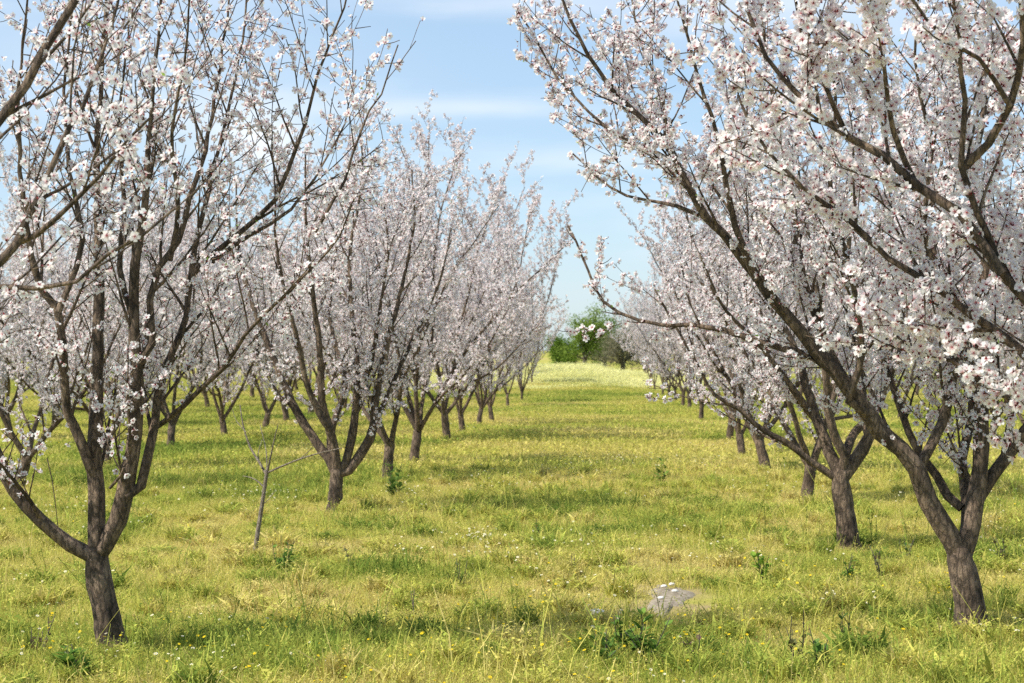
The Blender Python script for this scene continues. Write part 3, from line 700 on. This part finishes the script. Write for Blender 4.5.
rs = np.random.RandomState(9)
cn = bpy.data.collections.new('grass_near_kinds')
for k in range(5): cn.objects.link(blade_patch('a_fine%d' % k, 200 + k, 900, .42, .02, .115, .0030, M_GRASS))
for k in range(3): cn.objects.link(blade_patch('b_lush%d' % k, 220 + k, 650, .34, .03, .15, .0040, M_GRASS, bits=1.6, broad=.6))
for k in range(3): cn.objects.link(stem_patch('c_stem%d' % k, 230 + k, 14, .4, M_GRASS))
X, Y = jgrid(9.6, 30, .36, rs, pad=.8); T_ = tint(X, Y)
k = keep_soil(X, Y); X, Y, T_ = X[k], Y[k], T_[k]
lush = T_ + rs.normal(size=len(X)) * .15 > .62
idx = np.where(lush, 5 + rs.randint(3, size=len(X)), rs.randint(5, size=len(X)))
s = rs.uniform(.8, 1.15, len(X)); hz = s * (.7 + .6 * np.clip(T_, 0, 1)) * rs.uniform(.45, 1.3, len(X))
for k in range(3): cn.objects.link(blade_patch('d_tuft%d' % k, 280 + k, 260, .09, .05, .17, .0045, M_GRASS, bits=2.0, broad=1.2))
m = rs.rand(len(X)) < .55; q_ = m.sum()
X = np.concatenate([X, X[m] + rs.uniform(-.2, .2, q_)]); Y = np.concatenate([Y, Y[m] + rs.uniform(-.2, .2, q_)]); idx = np.concatenate([idx, 11 + rs.randint(3, size=q_)]); T_ = np.concatenate([T_, T_[m] + rs.uniform(0, .45, q_)])
hz = np.concatenate([hz, rs.uniform(.5, 1.1, q_)]); s = np.concatenate([s, rs.uniform(.6, 1.5, q_)])
m = rs.rand(len(X)) < np.clip(.10 + .35 * T_ + .25 * (Y < 12.3), 0, .6)        # stalks stand over the grass of the same spot
X = np.concatenate([X, X[m] + .1]); Y = np.concatenate([Y, Y[m]]); idx = np.concatenate([idx, 8 + rs.randint(3, size=m.sum())]); T_ = np.concatenate([T_, T_[m] + .15]); hz = np.concatenate([hz, s[m] * rs.uniform(.6, 1.1, m.sum())]); s = np.concatenate([s, s[m]])
o = point_obj('meadow_grass', X, Y, idx, np.stack([s, s, hz], -1), T_ + rs.normal(size=len(X)) * .12, rs, 'yellow green meadow grass covering the near ground between the rows', 'grass'); scatter_nodes(o, cn)
cf = bpy.data.collections.new('grass_far_kinds')
for k in range(5): cf.objects.link(blade_patch('far%d' % k, 240 + k, 1500, .95, .02, .13, .009, M_GRASS))
X, Y = jgrid(29, 118, .95, rs, pad=2); T_ = tint(X, Y); s = rs.uniform(.9, 1.2, len(X)); hz = s * rs.uniform(.6, 1.3, len(X))
o = point_obj('meadow_grass', X, Y, rs.randint(5, size=len(X)), np.stack([s, s, hz], -1), T_ + rs.normal(size=len(X)) * .12, rs, 'meadow grass further off under the orchard trees', 'grass'); scatter_nodes(o, cf)
cm = bpy.data.collections.new('weed_kinds')
for k in range(4): cm.objects.link(blade_patch('tall%d' % k, 260 + k, 1300, .8, .10, .45, .014, M_MUST))
X, Y = jgrid(84, 112, .7, rs, -.08, .05, 0); kk = rs.rand(len(X)) < sstep(82, 92, Y); X, Y = X[kk], Y[kk]
s = rs.uniform(.9, 1.2, len(X)); hz = s * rs.uniform(.5, 1.2, len(X)) * (.3 + .5 * sstep(84, 98, Y))
o = point_obj('tall_weeds', X, Y, rs.randint(4, size=len(X)), np.stack([s, s, hz], -1), .5 * vnoise(X * .5, Y * .3), rs, 'tall pale yellow weeds on the rise at the lane end', 'weeds'); scatter_nodes(o, cm)

# wildflowers
def wild(name, label, pts, size, hgt, cpet, ccen, seed, npet=6):
    rs = np.random.RandomState(seed); V = [(0, 0, .06)]; C = [ccen]; T = []
    for k in range(npet):
        a = k * 6.283 / npet; b_ = a + 6.283 / npet * .8
        V += [(.5 * math.cos(a), .5 * math.sin(a), .1), (.5 * math.cos(b_), .5 * math.sin(b_), .1)]; C += [cpet] * 2; T.append((0, 2 * k + 1, 2 * k + 2))
    c0 = len(V); 
    for k in range(4): a = k * 1.571; V.append((.17 * math.cos(a), .17 * math.sin(a), .12)); C.append(ccen)
    T += [(c0, c0 + 1, c0 + 2), (c0, c0 + 2, c0 + 3)]
    x, y = pts; h = hgt * rs.uniform(.6, 1.3, len(x)); pos = np.stack([x, y, terrain(x, y) + h], -1)
    nr = np.stack([rs.normal(size=len(x)) * .35, rs.normal(size=len(x)) * .35 - .35, np.ones(len(x))], -1)
    v, c, t_ = scatter((np.array(V), np.array(C), np.array(T)), pos, nr, size * rs.uniform(.7, 1.3, len(x)), rs, .05, cup=False)
    # stems
    n = len(x); st = np.stack([pos + [-.0012, 0, 0], pos + [.0012, 0, 0], pos + np.stack([rs.normal(size=n) * .02, rs.normal(size=n) * .02, -h - .01], -1)], 1).reshape(-1, 3)
    sT = np.arange(3 * n).reshape(-1, 3) + len(v)
    return obj(name, mesh_np(name, np.concatenate([v, st]), [np.concatenate([t_, sT])], M_WILD, np.concatenate([c, np.tile([[.12, .18, .04]], (3 * n, 1))])), label=label, category='flowers', kind='stuff')
rs = np.random.RandomState(14)
def clumpy(n, y0, y1, thr, sc_=1.2, extra=()):
    Y = y0 * (y1 / y0) ** rs.rand(n); X = rs.uniform(-.27, .21, n) * Y
    k = vnoise(X * sc_ + 70, Y * sc_ * .6 + 20) + .15 * rs.rand(n) > thr; X, Y = [X[k]], [Y[k]]
    for px, py, sx, sy, m in extra:
        g_ = ground(px, py); X.append(g_[0] + rs.normal(size=m) * sx); Y.append(g_[1] + rs.normal(size=m) * sy)
    return np.concatenate(X), np.concatenate(Y)
wild('white_wildflowers', 'tiny white wildflowers scattered in loose clumps through the grass', clumpy(3800, 10, 80, .76, extra=((485, 545, .10, .3, 28), (440, 560, .3, .5, 22), (455, 548, .2, .5, 26), (470, 490, .5, 1.2, 60), (380, 500, .3, .6, 30), (240, 505, .4, .9, 50), (600, 470, .8, 2, 60), (660, 460, .8, 3, 60), (20, 590, .3, .3, 15), (60, 520, .5, .6, 25), (215, 640, .15, .2, 8), (920, 500, 1.0, 1.5, 60))),   .018, .12, (.82, .82, .76), (.75, .62, .15), 3)
wild('yellow_wildflowers', 'tiny yellow wildflowers dotted through the grass', clumpy(1300, 10, 60, .80, .7, extra=((560, 660, .8, .4, 18), (690, 650, .8, .4, 14), (160, 660, .4, .3, 8), (900, 600, .6, .8, 20), (770, 590, .5, .8, 18))), .018, .12, (.80, .62, .03), (.75, .5, .03), 4, 5)

# ------------------------------------------------------------------ weeds one can count
def leafv(rs, L, W):
    return np.array([(0, 0, 0), (-W, L * .35, .06 * L), (0, L * .4, 0), (W, L * .35, .06 * L), (-W * .8, L * .7, .02 * L), (W * .8, L * .7, .02 * L), (0, L, -.12 * L)])
LFT = np.array([(0, 2, 1), (0, 3, 2), (1, 2, 4), (2, 3, 5), (2, 6, 4), (2, 5, 6)])
def weed(px, py, H, ns, sprd, lsize, c0, c1, label, seed, name='weed_plant', bare=False):
    rs = np.random.RandomState(seed); g_ = ground(px, py); base = np.array([g_[0], g_[1], float(terrain(*g_))])
    root = bpy.data.objects.new(name, None); COL.objects.link(root); root.location = tuple(base); root['label'] = label; root['category'] = 'weed'; root['group'] = 'weeds standing up in the grass'
    tb = Tubes(); V = []; C = []; T = []; o = 0
    for k in range(ns):
        a = rs.rand() * 6.283; d = np.array([math.cos(a) * sprd, math.sin(a) * sprd, 1.0]); h = H * 1.35 * rs.uniform(.6, 1.05)
        P = catmull([np.zeros(3) + [0, 0, -.02], d * h * .5 + rs.normal(size=3) * .01, d * h * [.8, .8, 1] + rs.normal(size=3) * .015], .04)
        tb.add(P, np.linspace(.0045, .002, len(P)), 4)
        nl = int(h / .022) if not bare else int(h / .05)
        for m in range(nl):
            u_ = rs.uniform(.08, 1); c = P[int(u_ * (len(P) - 1))]; az = rs.rand() * 6.283; el = rs.uniform(.1, 1.0)
            L_ = lsize * 1.45 * rs.uniform(.5, 1.2) * (1.15 - .6 * u_); lv = leafv(rs, L_, L_ * .30)
            Rm = np.array(Matrix.Rotation(az, 3, 'Z') @ Matrix.Rotation(el, 3, 'X')); lv = lv @ Rm.T + c
            q_ = rs.rand(); V.append(lv); C.append(np.tile(np.array(c0) * (1 - q_) + np.array(c1) * q_, (7, 1))); T.append(LFT + o); o += 7
    obj('stem', tb.build('stem', M_SAP if bare else M_TRUNKBG), root)
    obj('leaves', mesh_np('leaves', np.concatenate(V), [np.concatenate(T)], M_LEAF, np.concatenate(C)), root)
G0, G1 = (.08, .16, .03), (.20, .32, .06); B0, B1 = (.10, .07, .045), (.22, .17, .09)
weed(765, 584, .20, 5, .35, .07, (.12, .24, .03), (.28, .42, .06), 'bright green leafy weed in open grass, left of the second right trunk', 1)
weed(846, 584, .17, 5, .4, .06, G0, G1, 'low green weed at the foot of the second right trunk', 2)
weed(880, 580, .19, 4, .3, .05, B0, (.20, .22, .08), 'brownish green weed between the first two right trunks', 3)
weed(845, 636, .11, 4, .5, .055, (.05, .11, .03), (.12, .20, .05), 'small dark green weed in front of the brownish weed on the right', 4)
weed(570, 580, .15, 3, .3, .045, B0, (.15, .17, .05), 'thin dark stalky weed alone in the middle of the lane', 5)
weed(630, 664, .24, 6, .4, .08, G0, G1, 'bushy green weed at the bottom, in front of the bare soil patch', 6)
weed(645, 668, .20, 5, .5, .075, G0, G1, 'lower green weed right beside the bushy one at the bottom', 16)
weed(607, 668, .16, 5, .5, .07, G0, (.16, .28, .06), 'spreading green weed left of the bushy one at the bottom', 17)
weed(692, 672, .17, 3, .2, .05, (.14, .08, .07), (.26, .18, .13), 'reddish brown dry weed at the bottom, right of the bushy green one', 7)
weed(797, 668, .20, 4, .3, .05, B0, (.17, .19, .07), 'dark stalky weed at the bottom below the bright green leafy weed', 8)
weed(818, 672, .16, 4, .4, .06, G0, (.17, .26, .07), 'green weed at the bottom touching the dark stalky weed', 9)
weed(350, 572, .15, 4, .4, .05, B0, (.18, .2, .07), 'small brown green weed right of the bare sapling', 10)
weed(395, 500, .32, 5, .4, .09, G0, (.17, .25, .06), 'leafy weed at the foot of the tree beyond the sapling row gap', 11)
weed(282, 575, .20, 5, .5, .07, G0, (.16, .26, .05), 'low green weed just right of the bare sapling stem', 12)
weed(38, 656, .16, 5, .5, .05, B0, B1, 'dry brown weed tangle left of the nearest left trunk', 13, bare=True)
weed(142, 640, .10, 3, .4, .05, (.05, .10, .02), (.12, .2, .04), 'dark little weed touching the nearest left trunk', 14)
weed(76, 682, .15, 6, .6, .09, G0, (.2, .34, .06), 'broad green weed at the bottom below the nearest left trunk', 15)
weed(415, 617, .17, 2, .15, .03, B0, B1, 'single brown stalk standing in the lane grass', 18, bare=True)
weed(462, 590, .15, 3, .3, .04, G0, B1, 'thin green stalk right of the single brown stalk', 19)
weed(540, 538, .16, 3, .3, .05, (.06, .12, .03), G1, 'dark green tuft in the middle of the lane, beyond the stalky weed', 20)
weed(660, 486, .25, 5, .4, .08, G0, G1, 'green clump far up the lane near the right row', 21)
weed(905, 560, .16, 4, .4, .05, G0, (.2, .24, .08), 'pale weed left of the first right trunk', 22)
weed(1005, 565, .18, 4, .4, .05, B0, (.18, .22, .07), 'weed right of the first right trunk near the border', 23)

# bare soil patch and pale stone
g_ = ground(668, 599); n = 40; rs = np.random.RandomState(3)
V = [(g_[0], g_[1], float(terrain(*g_)) + .014)]; 
for ring, rr in ((1, .5), (2, .85), (3, 1.0)):
    for k in range(n):
        a = k * 6.283 / n; w = rr * (1 + .22 * math.sin(3 * a + 1) + .15 * math.sin(7 * a)) ; x = g_[0] + .15 * w * math.cos(a) + .06 * w * math.sin(a); y = g_[1] + .95 * w * math.sin(a)
        V.append((x, y, float(terrain(x, y)) + (.012 + rs.uniform(-.006, .008) if ring < 3 else -.01)))
Fc = [(0, 1 + k, 1 + (k + 1) % n) for k in range(n)]; Q = [(1 + r * n + k, 1 + (r + 1) * n + k, 1 + (r + 1) * n + (k + 1) % n, 1 + r * n + (k + 1) % n) for r in range(2) for k in range(n)]
obj('soil_patch', mesh_np('soil_patch', V, [np.array(Q), np.array(Fc)], M_SOIL), kind='structure', label='small bare patch of grey dry soil in the lane')
def stone(px, py, s, seed, label):
    rs = np.random.RandomState(seed); g2 = ground(px, py); z = float(terrain(*g2)); V = []; Q = []
    for i_ in range(7):
        th = math.pi * i_ / 6
        for k in range(10):
            a = k * .6283; r = math.sin(th) * (1 + rs.uniform(-.15, .15)) + .02; V.append((r * math.cos(a) * s, r * math.sin(a) * s * .8, math.cos(th) * s * .5))
    for i_ in range(6):
        for k in range(10): Q.append((i_ * 10 + k, (i_ + 1) * 10 + k, (i_ + 1) * 10 + (k + 1) % 10, i_ * 10 + (k + 1) % 10))
    o = obj('stone', mesh_np('stone', V, [np.array(Q)], M_STONE), label=label, category='stone'); o.location = (g2[0], g2[1], z + .03 + s * .3)
stone(597, 622, .05, 1, 'white stone lying in the grass left of the soil patch')
for k, (a, b_) in enumerate(((664, 592), (675, 598), (661, 606), (672, 589))):
    stone(a, b_, .024, 5 + k, ['small pale stone at the upper left of the soil patch', 'small pale stone on the right of the soil patch', 'small pale stone at the lower end of the soil patch', 'small pale stone at the top of the soil patch'][k])

# ------------------------------------------------------------------ light and sky
SD = np.array([-.78, -.34, 1.02]); SD /= np.linalg.norm(SD)
el = math.asin(SD[2]); az = math.atan2(SD[0], SD[1])
sl = bpy.data.lights.new('sun', 'SUN'); sl.energy = 4.7; sl.angle = math.radians(.53); sl.color = (1, .94, .85)
so = bpy.data.objects.new('sun', sl); COL.objects.link(so); so.rotation_euler = Vector(SD).to_track_quat('Z', 'Y').to_euler()
w = bpy.data.worlds.new('World'); sc.world = w; w.use_nodes = True; nt = w.node_tree; nt.nodes.clear(); L = nt.links
out = N(nt, 'ShaderNodeOutputWorld'); bg = N(nt, 'ShaderNodeBackground'); bg.inputs['Strength'].default_value = .13
sky = N(nt, 'ShaderNodeTexSky'); sky.sky_type = 'NISHITA'; sky.sun_disc = False; sky.sun_elevation = el; sky.sun_rotation = az
sky.air_density = .85; sky.dust_density = .45; sky.ozone_density = 2.2; sky.altitude = 100
tc = N(nt, 'ShaderNodeTexCoord'); mp = N(nt, 'ShaderNodeMapping'); mp.inputs['Scale'].default_value = (1.0, 1.0, 5.0); mp.inputs['Location'].default_value = (.3, .1, .13)
L.new(tc.outputs['Generated'], mp.inputs['Vector'])
no = N(nt, 'ShaderNodeTexNoise', inp={'Scale': 5.0, 'Detail': 5, 'Roughness': .5}); L.new(mp.outputs[0], no.inputs['Vector'])
r = ramp(nt, [(.46, (0, 0, 0)), (.78, (.45, .45, .45))]); L.new(no.outputs['Fac'], r.inputs['Fac'])
sp = N(nt, 'ShaderNodeSeparateXYZ'); L.new(tc.outputs['Generated'], sp.inputs[0])
azn = N(nt, 'ShaderNodeMath', operation='ARCTAN2'); L.new(sp.outputs['X'], azn.inputs[0]); L.new(sp.outputs['Y'], azn.inputs[1])
def mth(op, a, b=None, c=None):
    n = N(nt, 'ShaderNodeMath', operation=op)
    for k, v in enumerate((a, b, c)):
        if v is None: continue
        if isinstance(v, (int, float)): n.inputs[k].default_value = v
        else: L.new(v, n.inputs[k])
    return n.outputs[0]
wob = mth('MULTIPLY_ADD', no.outputs['Fac'], .05, -.025)
tot = r.outputs[0]
for a0, e0, sa, se, am in ((-.150, .096, .018, .014, .6), (-.058, .113, .055, .0045, .30), (-.22, .125, .10, .035, .25), (-.03, .160, .05, .006, .3), (.02, .09, .06, .005, .2)):
    u1 = mth('DIVIDE', mth('SUBTRACT', mth('ADD', azn.outputs[0], wob), a0), sa); u2 = mth('DIVIDE', mth('SUBTRACT', mth('MULTIPLY_ADD', wob, .25, sp.outputs['Z']), e0), se)
    g1 = mth('EXPONENT', mth('MULTIPLY', mth('MULTIPLY_ADD', u1, u1, mth('MULTIPLY', u2, u2)), -1.0))
    tot = mth('MULTIPLY_ADD', g1, am, tot)
tot = mth('MINIMUM', tot, .85)
mx = N(nt, 'ShaderNodeMix', data_type='RGBA'); L.new(tot, mx.inputs['Factor']); hz = N(nt, 'ShaderNodeMix', data_type='RGBA'); hz.inputs['Factor'].default_value = .5; L.new(sky.outputs[0], hz.inputs['A']); hz.inputs['B'].default_value = (2.65, 3.65, 4.75, 1)
L.new(hz.outputs['Result'], mx.inputs['A']); mx.inputs['B'].default_value = (6.2, 6.35, 6.5, 1)
L.new(mx.outputs['Result'], bg.inputs['Color']); L.new(bg.outputs[0], out.inputs['Surface'])

vs = sc.view_settings; vs.view_transform = 'Standard'; vs.look = 'None'; vs.gamma = 1; vs.exposure = 0.48; vs.use_curve_mapping = False
sc.cycles.max_bounces = 6; sc.cycles.diffuse_bounces = 3; sc.cycles.transmission_bounces = 3; sc.cycles.transparent_max_bounces = 4
sc.cycles.use_denoising = False
